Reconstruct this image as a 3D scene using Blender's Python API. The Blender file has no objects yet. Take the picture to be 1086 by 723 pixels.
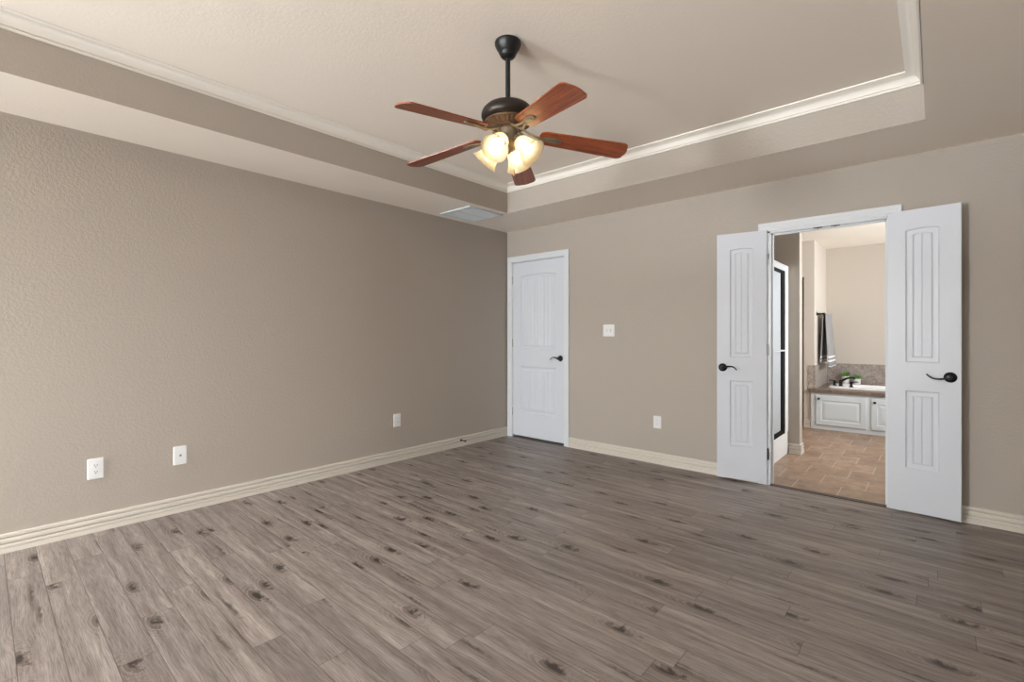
import bpy, bmesh, math, random
from mathutils import Vector, Matrix
S = bpy.context.scene
COL = S.collection
PI = math.pi
random.seed(7)

# ------------------------------------------------------------------ camera, light, exposure
CAM = (3.8519, -4.2379, 1.2047)
HEAD = math.radians(41.699)
cd = bpy.data.cameras.new('camera')
cam = bpy.data.objects.new('camera', cd)
COL.objects.link(cam)
cam.location = CAM
cam.rotation_euler = (PI / 2, 0, HEAD)
cd.sensor_width = 36
cd.sensor_fit = 'HORIZONTAL'
cd.lens = 503.4 / 1086 * 36
cd.shift_y = -6.1 / 1086
cd.clip_start = 0.02
S.camera = cam

S.view_settings.view_transform = 'Standard'
S.view_settings.look = 'None'
S.view_settings.exposure = 0.0
S.view_settings.gamma = 1.0
S.view_settings.use_curve_mapping = False

w = bpy.data.worlds.new('sky')
S.world = w
w.use_nodes = True
wn = w.node_tree.nodes
sky = wn.new('ShaderNodeTexSky')
sky.sky_type = 'NISHITA'
sky.sun_disc = False
sky.sun_elevation = math.radians(40)
sky.sun_rotation = math.radians(200)
w.node_tree.links.new(sky.outputs[0], wn['Background'].inputs[0])


def area(name, loc, direction, sx, sy, watts, color):
    d = bpy.data.lights.new(name, 'AREA')
    d.shape = 'RECTANGLE'
    d.size, d.size_y = sx, sy
    d.energy = watts
    d.color = color
    o = bpy.data.objects.new(name, d)
    COL.objects.link(o)
    o.location = loc
    o.rotation_euler = Vector(direction).to_track_quat('-Z', 'Y').to_euler()
    return o


RX1 = 4.42          # wall on the camera's right
FY = -8.00          # wall behind the camera
# daylight outside the window behind the camera, then unseen lamps added as fill
LP = dict(day=320, bounce=300, sidesky=230, frontbounce=2450, bulb=13, bath=21, bathside=72, world=0.08)
area('window_daylight', (0.42, FY - 0.25, 1.45), (0.1, 1, 0), 0.72, 1.3, LP['day'], (0.925, 0.975, 1.0))
area('ground_bounce', (0.05, FY - 2.30, 0.30), (0.12, 0.2, 1), 1.8, 2.6, LP['bounce'], (0.925, 0.975, 1.0))  # added up-facing lamp that brightens the ceiling
area('side_sky', (RX1 + 1.3, -5.6, 2.35), (-1, 1.1, -0.10), 1.6, 0.5, LP['sidesky'], (0.925, 0.975, 1.0))  # added lamp beyond the right wall, lifts the left wall
area('front_ground_bounce', (3.2, FY - 2.30, 0.30), (0, 0.2, 1), 1.8, 2.6, LP['frontbounce'], (0.925, 0.975, 1.0))  # added up-facing lamp for the right half of the ceiling
# daylight outside the tub window, and a lamp at an added side window
area('bath_daylight', (4.75, 3.42, 1.6), (-1, 0, 0), 0.8, 1.0, LP['bath'], (0.94, 0.98, 1.0))
area('bath_side_daylight', (4.75, 1.6, 1.5), (-1, 0, 0.15), 1.3, 1.2, LP['bathside'], (0.94, 0.98, 1.0))  # added lamp that brightens the front of the bathroom floor


wn['Background'].inputs[1].default_value = LP['world']

# ------------------------------------------------------------------ materials
def s2l(c):
    return tuple(((x / 255) / 12.92 if x / 255 <= 0.04045 else ((x / 255 + 0.055) / 1.055) ** 2.4) for x in c) + (1,)


def mat(name, rgb, rough=0.5, metal=0.0, **kw):
    m = bpy.data.materials.new(name)
    m.use_nodes = True
    b = m.node_tree.nodes['Principled BSDF']
    b.inputs['Base Color'].default_value = s2l(rgb)
    b.inputs['Roughness'].default_value = rough
    b.inputs['Metallic'].default_value = metal
    for k, v in kw.items():
        b.inputs[k].default_value = v
    return m


class NT:
    """small helper for node graphs"""
    def __init__(s, m):
        s.t = m.node_tree
        s.n = s.t.nodes
        s.b = s.n['Principled BSDF']

    def new(s, typ, **kw):
        x = s.n.new(typ)
        for k, v in kw.items():
            setattr(x, k, v)
        return x

    def link(s, a, b):
        s.t.links.new(a, b)

    def math(s, op, a, b=None, c=None):
        x = s.new('ShaderNodeMath', operation=op)
        for i, v in enumerate((a, b, c)):
            if v is None:
                continue
            if isinstance(v, (int, float)):
                x.inputs[i].default_value = v
            else:
                s.link(v, x.inputs[i])
        return x.outputs[0]

    def mix(s, fac, a, b, blend='MIX'):
        x = s.new('ShaderNodeMix', data_type='RGBA', blend_type=blend)
        for sock, v in ((x.inputs[0], fac), (x.inputs[6], a), (x.inputs[7], b)):
            if isinstance(v, (int, float)):
                sock.default_value = v
            elif isinstance(v, tuple):
                sock.default_value = v
            else:
                s.link(v, sock)
        return x.outputs[2]

    def ramp(s, fac, stops):
        x = s.new('ShaderNodeValToRGB')
        e = x.color_ramp.elements
        while len(e) < len(stops):
            e.new(0.5)
        for el, (p, c) in zip(e, stops):
            el.position = p
            el.color = c
        s.link(fac, x.inputs[0])
        return x.outputs[0]

    def noise(s, vec, scale, detail=2, rough=0.5, dist=0.0):
        x = s.new('ShaderNodeTexNoise')
        x.inputs['Scale'].default_value = scale
        x.inputs['Detail'].default_value = detail
        x.inputs['Roughness'].default_value = rough
        x.inputs['Distortion'].default_value = dist
        if vec is not None:
            s.link(vec, x.inputs['Vector'])
        return x.outputs[0]

    def obco(s):
        return s.new('ShaderNodeTexCoord').outputs['Object']

    def comb(s, x, y, z):
        c = s.new('ShaderNodeCombineXYZ')
        for i, v in enumerate((x, y, z)):
            if isinstance(v, (int, float)):
                c.inputs[i].default_value = v
            else:
                s.link(v, c.inputs[i])
        return c.outputs[0]

    def sep(s, v):
        x = s.new('ShaderNodeSeparateXYZ')
        s.link(v, x.inputs[0])
        return x.outputs

    def white(s, vec):
        x = s.new('ShaderNodeTexWhiteNoise', noise_dimensions='3D')
        s.link(vec, x.inputs['Vector'])
        return x.outputs['Value']

    def bump(s, h, strength, dist):
        x = s.new('ShaderNodeBump')
        x.inputs['Strength'].default_value = strength
        x.inputs['Distance'].default_value = dist
        s.link(h, x.inputs['Height'])
        s.link(x.outputs[0], s.b.inputs['Normal'])


def painted_plaster(name, rgb, strength=0.2):
    m = mat(name, rgb, 0.62)
    g = NT(m)
    co = g.obco()
    a = g.noise(co, 62, 3, 0.55, 0.6)
    blot = g.ramp(a, [(0.40, (0, 0, 0, 1)), (0.62, (1, 1, 1, 1))])
    f = g.noise(co, 260, 2)
    h = g.math('ADD', g.math('MULTIPLY', blot, 1.0), g.math('MULTIPLY', f, 0.35))
    g.bump(h, strength, 0.004)
    return m


M = {}
M['wall'] = painted_plaster('taupe_wall_paint', (178, 168, 157))
M['ceil'] = painted_plaster('beige_ceiling_paint', (241, 231, 219), 0.09)
M['bathwall'] = painted_plaster('cream_wall_paint', (210, 200, 189), 0.1)
M['cream'] = mat('cream_trim_paint', (216, 208, 197), 0.38)
M['crown'] = mat('pale_crown_paint', (242, 236, 227), 0.38)
M['white'] = mat('white_door_paint', (216, 220, 228), 0.36)
M['casing'] = mat('white_casing_paint', (224, 227, 231), 0.36)
M['plate'] = mat('white_plastic', (240, 240, 240), 0.3)
M['slot'] = mat('dark_slot', (60, 58, 56), 0.6)
M['bronze'] = mat('oil_rubbed_bronze', (38, 36, 37), 0.32, 0.75)
M['lever'] = mat('dark_bronze_lever', (50, 47, 46), 0.26, 0.9)
M['black'] = mat('black_enamel', (22, 22, 23), 0.4, 0.2)
M['matte_black'] = mat('matte_black_frame', (14, 14, 15), 0.75, 0.0)
M['matte_black'].node_tree.nodes['Principled BSDF'].inputs['Specular IOR Level'].default_value = 0.15
M['rail'] = mat('brushed_pale_rail', (196, 198, 200), 0.4)
M['nickel'] = mat('satin_nickel', (165, 165, 166), 0.38, 0.9)
M['motor'] = mat('dark_bronze_dome', (46, 38, 33), 0.38, 0.5)
M['brown'] = mat('antique_brown_metal', (92, 70, 52), 0.45, 0.3)
M['taupe'] = mat('taupe_bronze_metal', (126, 112, 92), 0.45, 0.3)
M['pendant'] = mat('light_wood', (196, 150, 100), 0.5)
M['vent'] = mat('white_vent_enamel', (214, 222, 227), 0.4)
M['ventdark'] = mat('vent_duct', (140, 145, 149), 0.8)
M['acrylic'] = mat('white_acrylic', (248, 248, 247), 0.22)
M['cabinet'] = mat('pale_grey_cabinet_paint', (222, 229, 233), 0.45)
M['pot'] = mat('white_ceramic', (238, 236, 232), 0.3)
M['leaf'] = mat('green_leaf', (98, 148, 66), 0.5)
M['grout'] = mat('door_gap', (70, 62, 58), 0.8)  # shade of the gap round the closed door, as a colour
M['strip'] = mat('dark_transition_strip', (74, 63, 57), 0.5)

# frosted shower glass
m = mat('frosted_glass', (214, 218, 222), 0.45)
m.node_tree.nodes['Principled BSDF'].inputs['Transmission Weight'].default_value = 0.35
M['frost'] = m

# lamp shade: thin milky glass that passes light
m = bpy.data.materials.new('milky_shade_glass')
m.use_nodes = True
nt = m.node_tree
nt.nodes.clear()
o_ = nt.nodes.new('ShaderNodeOutputMaterial')
tr = nt.nodes.new('ShaderNodeBsdfTranslucent')
tr.inputs[0].default_value = s2l((220, 213, 194))
di = nt.nodes.new('ShaderNodeBsdfDiffuse')
di.inputs[0].default_value = s2l((232, 226, 208))
gl = nt.nodes.new('ShaderNodeBsdfGlossy')
gl.inputs['Roughness'].default_value = 0.25
mx = nt.nodes.new('ShaderNodeMixShader')
mx.inputs[0].default_value = 0.35
mx2 = nt.nodes.new('ShaderNodeMixShader')
mx2.inputs[0].default_value = 0.05
nt.links.new(tr.outputs[0], mx.inputs[1])
nt.links.new(di.outputs[0], mx.inputs[2])
nt.links.new(mx.outputs[0], mx2.inputs[1])
nt.links.new(gl.outputs[0], mx2.inputs[2])
tp = nt.nodes.new('ShaderNodeBsdfTransparent')
tp.inputs[0].default_value = s2l((255, 247, 230))
mx3 = nt.nodes.new('ShaderNodeMixShader')
mx3.inputs[0].default_value = 0.38
nt.links.new(mx2.outputs[0], mx3.inputs[1])
nt.links.new(tp.outputs[0], mx3.inputs[2])
nt.links.new(mx3.outputs[0], o_.inputs[0])
M['shade'] = m

m = mat('lit_bulb', (255, 240, 215), 0.4)
b = m.node_tree.nodes['Principled BSDF']
b.inputs['Emission Color'].default_value = s2l((255, 236, 206))
b.inputs['Emission Strength'].default_value = LP['bulb']
M['bulb'] = m


def plank_floor():
    m = mat('grey_brown_plank_floor', (112, 100, 94), 0.42)
    g = NT(m)
    co = g.obco()
    X, Y, Z = g.sep(co)
    W = 0.122
    yr = g.math('DIVIDE', Y, W)
    row = g.math('FLOOR', yr)
    ro = g.white(g.comb(row, 3.3, 1.7))
    xs = g.math('ADD', g.math('DIVIDE', X, 1.22), g.math('MULTIPLY', ro, 5.0))
    col = g.math('FLOOR', xs)
    pid = g.white(g.comb(row, col, 0.5))
    pid2 = g.white(g.comb(row, col, 7.5))
    # grain space: shifted per plank
    gx = g.math('ADD', X, g.math('MULTIPLY', pid, 37.0))
    gy = g.math('ADD', Y, g.math('MULTIPLY', pid2, 11.0))
    warp = g.noise(g.comb(g.math('MULTIPLY', gx, 1.6), g.math('MULTIPLY', gy, 7.0), 0), 1.0, 2)
    gyw = g.math('ADD', gy, g.math('MULTIPLY', warp, 0.05))
    big = g.noise(g.comb(g.math('MULTIPLY', gx, 1.3), g.math('MULTIPLY', gyw, 22.0), 0), 1.0, 4, 0.6)
    fine = g.noise(g.comb(g.math('MULTIPLY', gx, 9.0), g.math('MULTIPLY', gyw, 240.0), 0), 1.0, 4, 0.7)
    c = g.ramp(big, [(0.26, s2l((128, 117, 112))), (0.5, s2l((158, 148, 143))), (0.74, s2l((190, 181, 176)))])
    f = g.ramp(fine, [(0.32, s2l((160, 156, 154))), (0.6, s2l((255, 255, 255)))])
    c = g.mix(0.8, c, f, 'MULTIPLY')
    # tone per plank
    tone = g.ramp(pid, [(0.0, s2l((216, 211, 211))), (0.5, s2l((236, 232, 229))), (1.0, s2l((255, 250, 246)))])
    c = g.mix(0.6, c, tone, 'MULTIPLY')
    kw = g.noise(co, 30, 3, 0.6)
    kw0 = g.math('SUBTRACT', kw, 0.5)

    def spots(sx, sy, keep_over, inner, outer, strength, rgb, wob, c):
        v = g.new('ShaderNodeTexVoronoi', voronoi_dimensions='2D')
        g.link(g.comb(g.math('ADD', g.math('MULTIPLY', gx, sx), g.math('MULTIPLY', kw0, 0.12)), g.math('ADD', g.math('MULTIPLY', gyw, sy), g.math('MULTIPLY', kw0, 0.35)), 0), v.inputs['Vector'])
        v.inputs['Scale'].default_value = 1.0
        keep = g.math('GREATER_THAN', g.sep(v.outputs['Color'])[0], keep_over)
        kd = g.math('ADD', v.outputs['Distance'], g.math('MULTIPLY', kw0, wob))
        km = g.ramp(kd, [(inner, (1, 1, 1, 1)), ((inner + outer) / 2, (0.42, 0.42, 0.42, 1)), (outer, (0, 0, 0, 1))])
        m_ = g.math('MULTIPLY', g.math('MULTIPLY', km, keep), strength)
        return g.mix(m_, c, s2l(rgb)), kd, keep
    # long dark drying cracks, brown stains round the knots, then the knots
    c, _, _ = spots(1.1, 15.0, 0.62, 0.02, 0.19, 0.85, (66, 53, 47), 0.22, c)
    c, kd, keep = spots(2.2, 6.0, 0.50, 0.10, 0.42, 0.45, (96, 80, 72), 0.30, c)
    ring = g.math('MULTIPLY', g.math('ADD', g.math('SINE', g.math('MULTIPLY', kd, 85.0)), 0.2), 0.16)
    halo = g.ramp(kd, [(0.14, (1, 1, 1, 1)), (0.5, (0, 0, 0, 1))])
    c = g.mix(g.math('MAXIMUM', g.math('MULTIPLY', g.math('MULTIPLY', halo, keep), ring), 0.0), c, s2l((205, 195, 188)))
    c, _, _ = spots(2.2, 6.0, 0.50, 0.035, 0.17, 0.95, (46, 36, 31), 0.34, c)
    # seams
    fy = g.math('FRACT', yr)
    fx = g.math('FRACT', xs)
    sy = g.math('MAXIMUM', g.math('LESS_THAN', fy, 0.014), g.math('GREATER_THAN', fy, 0.986))
    sx = g.math('LESS_THAN', fx, 0.0024)
    seam = g.math('MAXIMUM', sy, sx)
    c = g.mix(g.math('MULTIPLY', seam, 0.55), c, s2l((60, 51, 47)))
    g.link(c, g.b.inputs['Base Color'])
    rr = g.ramp(big, [(0.3, (0.50, 0.50, 0.50, 1)), (0.7, (0.40, 0.40, 0.40, 1))])
    g.link(rr, g.b.inputs['Roughness'])
    h = g.math('SUBTRACT', g.math('MULTIPLY', fine, 0.5), g.math('MULTIPLY', seam, 1.0))
    g.bump(h, 0.25, 0.0012)
    return m


def tile_mat(name, tw, th, ox, oy, cols, grout, stagger=True, axes='XY', gw=0.005, rough=0.4, nscale=9):
    m = mat(name, (150, 130, 110), rough)
    g = NT(m)
    co = g.obco()
    P = dict(zip('XYZ', g.sep(co)))
    U, V = P[axes[0]], P[axes[1]]
    v = g.math('DIVIDE', g.math('SUBTRACT', V, oy), th)
    row = g.math('FLOOR', v)
    u = g.math('DIVIDE', g.math('SUBTRACT', U, ox), tw)
    if stagger:
        u = g.math('ADD', u, g.math('MULTIPLY', g.math('MODULO', g.math('ADD', row, 100.0), 2.0), 0.5))
    cl = g.math('FLOOR', u)
    pid = g.white(g.comb(row, cl, 2.5))
    n = g.noise(co, nscale, 5, 0.65, 0.5)
    c = g.ramp(n, [(0.3, s2l(cols[0])), (0.5, s2l(cols[1])), (0.72, s2l(cols[2]))])
    tone = g.ramp(pid, [(0, s2l((215, 210, 206))), (1, s2l((255, 252, 250)))])
    c = g.mix(0.8, c, tone, 'MULTIPLY')
    fu, fv = g.math('FRACT', u), g.math('FRACT', v)
    a = gw / tw
    b_ = gw / th
    gm = g.math('MAXIMUM', g.math('MAXIMUM', g.math('LESS_THAN', fu, a), g.math('GREATER_THAN', fu, 1 - a)),
                g.math('MULTIPLY', g.math('MAXIMUM', g.math('LESS_THAN', fv, b_), g.math('GREATER_THAN', fv, 1 - b_)), 0.45))
    c = g.mix(gm, c, s2l(grout))
    g.link(c, g.b.inputs['Base Color'])
    g.bump(g.math('SUBTRACT', g.math('MULTIPLY', n, 0.2), gm), 0.3, 0.002)
    return m


M['floor'] = plank_floor()
M['tile'] = tile_mat('tan_floor_tile', 0.30, 0.30, 3.0, 0.02, [(140, 115, 96), (166, 139, 117), (186, 160, 138)], (188, 168, 149), gw=0.0038)
M['splash'] = tile_mat('grey_stone_wall_tile', 0.305, 0.40, 2.972, 0.51, [(140, 129, 122), (176, 166, 159), (206, 198, 191)],
                       (178, 160, 146), False, 'XZ', 0.003, 0.4, 30)
M['deckedge'] = tile_mat('brown_stone_tile', 0.305, 0.9, 2.66, 2.9, [(110, 95, 86), (130, 114, 104), (150, 135, 124)],
                         (140, 126, 116), False, 'XY', 0.002, 0.4, 24)


def wood_mat():
    m = mat('cherry_blade_wood', (140, 70, 40), 0.34)
    m.node_tree.nodes['Principled BSDF'].inputs['Coat Weight'].default_value = 0.15
    m.node_tree.nodes['Principled BSDF'].inputs['Coat Roughness'].default_value = 0.25
    m.node_tree.nodes['Principled BSDF'].inputs['Coat IOR'].default_value = 1.7
    g = NT(m)
    co = g.obco()
    X, Y, Z = g.sep(co)
    n = g.noise(g.comb(g.math('MULTIPLY', X, 5.0), g.math('MULTIPLY', Y, 85.0), Z), 1.0, 4, 0.6, 0.4)
    c = g.ramp(n, [(0.3, s2l((104, 46, 24))), (0.52, s2l((152, 74, 38))), (0.75, s2l((184, 98, 54)))])
    g.link(c, g.b.inputs['Base Color'])
    return m


M['wood'] = wood_mat()


def towel_mat():
    m = mat('grey_terry_towel', (120, 116, 114), 0.95)
    g = NT(m)
    co = g.obco()
    X, Y, Z = g.sep(co)
    c = None
    bands = g.ramp(g.math('DIVIDE', g.math('ADD', Z, 0.72), 0.72),
                   [(0.0, s2l((222, 220, 218))), (0.045, s2l((140, 138, 138))), (0.12, s2l((225, 223, 220))),
                    (0.155, s2l((140, 138, 138))), (0.19, s2l((225, 223, 220))), (0.225, s2l((150, 148, 148))), (1.0, s2l((158, 156, 156)))])
    ramp_node = bands.node
    ramp_node.color_ramp.interpolation = 'CONSTANT'
    g.link(bands, g.b.inputs['Base Color'])
    g.bump(g.noise(co, 500, 2), 0.5, 0.002)
    return m


M['towel'] = towel_mat()


# ------------------------------------------------------------------ mesh helpers
class MB:
    def __init__(s):
        s.v, s.f = [], []

    def add(s, vs, fs):
        o = len(s.v)
        s.v += [tuple(x) for x in vs]
        s.f += [tuple(i + o for i in f) for f in fs]
        return s

    def box(s, x0, x1, y0, y1, z0, z1):
        vs = [(x0, y0, z0), (x1, y0, z0), (x1, y1, z0), (x0, y1, z0), (x0, y0, z1), (x1, y0, z1), (x1, y1, z1), (x0, y1, z1)]
        return s.add(vs, [(3, 2, 1, 0), (4, 5, 6, 7), (0, 1, 5, 4), (1, 2, 6, 5), (2, 3, 7, 6), (3, 0, 4, 7)])

    def loft(s, rings, closed=True, caps=True):
        n = len(rings[0])
        vs = [p for r in rings for p in r]
        fs = []
        for i in range(len(rings) - 1):
            for j in range(n if closed else n - 1):
                k = (j + 1) % n
                fs.append((i * n + j, i * n + k, (i + 1) * n + k, (i + 1) * n + j))
        if caps and closed:
            fs.append(tuple(reversed(range(n))))
            fs.append(tuple((len(rings) - 1) * n + j for j in range(n)))
        return s.add(vs, fs)

    def lathe(s, prof, n=32, mtx=None, caps=True):
        """prof: list of (r, z)"""
        rings = []
        for r, z in prof:
            ring = []
            for i in range(n):
                a = 2 * PI * i / n
                p = Vector((r * math.cos(a), r * math.sin(a), z))
                ring.append(mtx @ p if mtx else p)
            rings.append(ring)
        return s.loft(rings, True, caps)

    def tube(s, pts, rad, n=10):
        pts = [Vector(p) for p in pts]
        rads = rad if isinstance(rad, (list, tuple)) else [rad] * len(pts)
        rings = []
        up = None
        for i, p in enumerate(pts):
            t = (pts[min(i + 1, len(pts) - 1)] - pts[max(i - 1, 0)]).normalized()
            if up is None:
                up = Vector((0, 0, 1)) if abs(t.z) < 0.9 else Vector((1, 0, 0))
            sd = t.cross(up).normalized()
            up = sd.cross(t).normalized()
            r = rads[i]
            rx, ry = r if isinstance(r, tuple) else (r, r)
            rings.append([p + sd * (rx * math.cos(2 * PI * k / n)) + up * (ry * math.sin(2 * PI * k / n)) for k in range(n)])
        return s.loft(rings)

    def build(s, name, material, parent=None, smooth=None, bevel=0, loc=None):
        me = bpy.data.meshes.new(name)
        me.from_pydata(s.v, [], s.f)
        bm = bmesh.new()
        bm.from_mesh(me)
        bmesh.ops.remove_doubles(bm, verts=bm.verts, dist=1e-6)
        bmesh.ops.recalc_face_normals(bm, faces=bm.faces)
        bm.to_mesh(me)
        bm.free()
        me.materials.append(material)
        if smooth:
            me.polygons.foreach_set('use_smooth', [True] * len(me.polygons))
            me.set_sharp_from_angle(angle=math.radians(smooth))
        o = bpy.data.objects.new(name, me)
        COL.objects.link(o)
        if parent:
            o.parent = parent
        if loc:
            o.location = loc
        if bevel:
            md = o.modifiers.new('bevel', 'BEVEL')
            md.width = bevel
            md.segments = 2
            md.limit_method = 'ANGLE'
        return o


def struct(o, label=None, category=None):
    o['kind'] = 'structure'
    if label:
        o['label'] = label
        o['category'] = category
    return o


def tag(o, label, category, group=None):
    o['label'] = label
    o['category'] = category
    if group:
        o['group'] = group
    return o


def empty(name, loc, rot=(0, 0, 0)):
    o = bpy.data.objects.new(name, None)
    COL.objects.link(o)
    o.empty_display_size = 0.05
    o.location = loc
    o.rotation_euler = rot
    return o


# ------------------------------------------------------------------ room shell
SOF = 2.44      # underside of the soffit
TOP = 2.712     # tray ceiling
MB().box(-0.12, RX1 + 0.12, FY - 0.12, 0.0, -0.12, 0).build('floor', M['floor'])
struct(bpy.data.objects['floor'], 'grey brown knotty wood plank floor of the bedroom', 'floor')
struct(MB().box(1.5, RX1 + 0.12, 0.03, 4.0, -0.12, 0.0).build('floor_bathroom', M['tile']), 'tan square tile floor beyond the double doors', 'floor')
struct(MB().box(2.862, 3.598, -0.018, 0.03, -0.12, 0.006).build('trim_4', M['strip']), 'dark threshold strip in the double doorway', 'threshold')

struct(MB().box(-0.12, 0, FY - 0.12, 0.12, 0, SOF + 0.01).build('wall_left', M['wall']), 'long bare taupe wall with three wall plates', 'wall')
D1 = (0.085, 0.840, 2.068)       # closet door opening
D2 = (2.845, 3.615, 2.04)        # double door opening
wb = MB()
wb.box(0, D1[0], 0, 0.12, 0, SOF + 0.01).box(D1[0], D1[1], 0, 0.12, D1[2], SOF + 0.01)
wb.box(D1[1], D2[0], 0, 0.12, 0, SOF + 0.01).box(D2[0], D2[1], 0, 0.12, D2[2], SOF + 0.01)
wb.box(D2[1], RX1 + 0.12, 0, 0.12, 0, SOF + 0.01)
struct(wb.build('wall_back', M['wall']), 'taupe wall holding the closed door and the double doorway', 'wall')
wq = MB()
for y0, y1, z0, z1 in ((FY - 0.12, -6.2, 0, SOF + 0.01), (-6.2, -4.8, 0, 0.85), (-6.2, -4.8, 2.2, SOF + 0.01), (-4.8, 0, 0, SOF + 0.01)):
    wq.box(RX1, RX1 + 0.12, y0, y1, z0, z1)
struct(wq.build('wall_right', M['wall']))
WZ0, WZ1 = 0.85, 2.2
WINS = [(0.06, 0.80), (2.4, 4.0)]
wf = MB()
xs_ = [0, 0.06, 0.80, 2.4, 4.0, RX1]
for i in range(5):
    if i in (1, 3):
        wf.box(xs_[i], xs_[i + 1], FY - 0.12, FY, 0, WZ0).box(xs_[i], xs_[i + 1], FY - 0.12, FY, WZ1, SOF + 0.01)
    else:
        wf.box(xs_[i], xs_[i + 1], FY - 0.12, FY, 0, SOF + 0.01)
struct(wf.build('wall_front', M['wall']))


def window_frame(name, p, q, out, z0, z1, nv):
    """frame of a window from point p to point q, out: unit vector to the outside"""
    p, q, o = Vector(p), Vector(q), Vector(out)
    L = (q - p).length
    d = (q - p) / L
    mb = MB()

    def bar(a0, a1, za, zb):
        c = [p + d * a0 + o * 0.05, p + d * a1 + o * 0.05, p + d * a1 + o * 0.1, p + d * a0 + o * 0.1]
        mb.loft([[(v.x, v.y, za) for v in c], [(v.x, v.y, zb) for v in c]])
    for k in range(nv + 1):
        c = L * k / nv
        bar(max(0, c - 0.03), min(L, c + 0.03), z0, z1)
    for z in (z0, (z0 + z1) / 2 - 0.02, z1 - 0.04):
        for k in range(nv):
            bar(L * k / nv + 0.03, L * (k + 1) / nv - 0.03, z, z + 0.04)
    return struct(mb.build(name, M['casing']))


window_frame('window_1', (0.06, FY), (0.80, FY), (0, -1), WZ0, WZ1, 1)
window_frame('window_2', (2.4, FY), (4.0, FY), (0, -1), WZ0, WZ1, 2)  # unseen window, added to let fill light onto the right ceiling
window_frame('window_3', (RX1, -6.2), (RX1, -4.8), (1, 0), WZ0, WZ1, 2)  # unseen window, added so fill light reaches the left wall
struct(MB().box(-3, RX1 + 6, FY - 6, 6, -0.5, -0.3).build('ground_outside', mat('dry_lawn', (130, 125, 90), 0.9)))

# soffit ring with the tray opening
T_in = [(0.619, -0.682), (3.811, -0.640), (3.811, FY + 0.68), (0.555, FY + 0.68)]      # lower lip of the tray
T_up = [(0.619, -0.682), (3.801, -0.645), (3.801, FY + 0.68), (0.555, FY + 0.68)]
OUT = [(-0.12, 0.0), (RX1 + 0.12, 0.0), (RX1 + 0.12, FY - 0.12), (-0.12, FY - 0.12)]
sf = MB()
r0 = [(x, y, SOF) for x, y in OUT]
r1 = [(x, y, SOF) for x, y in T_in]
r2 = [(x, y, TOP) for x, y in T_up]
r3 = [(x, y, TOP) for x, y in OUT]
for k in range(4):
    j = (k + 1) % 4
    for A, B in ((r0, r1), (r1, r2), (r2, r3), (r3, r0)):
        sf.add([A[k], A[j], B[j], B[k]], [(0, 1, 2, 3)])
so_ = sf.build('ceiling_soffit', M['ceil'])
so_.data.materials.append(M['wall'])
for pl in so_.data.polygons:
    if abs(pl.normal.z) < 0.5:
        pl.material_index = 1
struct(so_, 'dropped beige soffit running round the tray ceiling', 'ceiling')
struct(MB().box(-0.12, RX1 + 0.12, FY - 0.12, 0.0, TOP, TOP + 0.1).build('ceiling', M['ceil']), 'raised tray ceiling above the fan', 'ceiling')

# crown moulding swept round the tray: (inward, height)
CP = [(0.0, TOP - 0.070), (0.010, TOP - 0.070), (0.013, TOP - 0.066), (0.013, TOP - 0.060), (0.006, TOP - 0.0575), (0.006, TOP - 0.0555), (0.014, TOP - 0.053),
      (0.017, TOP - 0.046), (0.022, TOP - 0.036), (0.031, TOP - 0.026), (0.043, TOP - 0.019), (0.054, TOP - 0.0165), (0.060, TOP - 0.015),
      (0.056, TOP - 0.012), (0.066, TOP - 0.010), (0.075, TOP - 0.007), (0.077, TOP - 0.0005), (0.0, TOP - 0.0005)]


def inset(poly, d):
    n = len(poly)
    out = []
    for i in range(n):
        p = Vector(poly[i])
        a = (p - Vector(poly[i - 1])).normalized()
        b = (Vector(poly[(i + 1) % n]) - p).normalized()
        na, nb = Vector((a.y, -a.x)), Vector((b.y, -b.x))     # inward for this clockwise polygon
        k = 1 + na.dot(nb)
        out.append(p + (na + nb) * (d / k))
    return out


cr = MB()
loops = [[(p.x, p.y, z) for p in inset(T_up, d)] for d, z in CP]
cr.loft(loops + [loops[0]], True, False)
struct(cr.build('trim_1', M['crown'], smooth=35), 'cream crown moulding round the top of the tray', 'crown moulding')

# baseboards: (out from wall, height)
BP = [(0, 0.105), (0.009, 0.105), (0.0125, 0.102), (0.0135, 0.095), (0.0130, 0.0865), (0.0105, 0.0845), (0.0030, 0.0835), (0.0030, 0.0800), (0.0130, 0.0790), (0.0150, 0.075),
      (0.0155, 0.066), (0.0148, 0.056), (0.0120, 0.0530), (0.0035, 0.0515), (0.0035, 0.0480), (0.0145, 0.0470), (0.0165, 0.042), (0.0168, 0.035), (0.0155, 0.0300), (0.0100, 0.0290), (0.0100, 0.0265), (0.0175, 0.0255),
      (0.0185, 0.022), (0.0185, 0.0), (0, 0)]


def base_run(mb, p, q, nrm):
    mb.loft([[(e[0] + nrm[0] * d, e[1] + nrm[1] * d, z) for d, z in BP] for e in (p, q)])


bl = MB()
base_run(bl, (0, FY), (0, 0), (1, 0))
struct(bl.build('baseboard_left', M['cream'], smooth=30), 'cream ridged baseboard along the long bare wall', 'baseboard')
bb = MB()
base_run(bb, (0.903, 0), (2.779, 0), (0, -1))
base_run(bb, (3.682, 0), (RX1, 0), (0, -1))
struct(bb.build('baseboard_back', M['cream'], smooth=30), 'cream ridged baseboard under the wall with the doors', 'baseboard')


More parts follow.
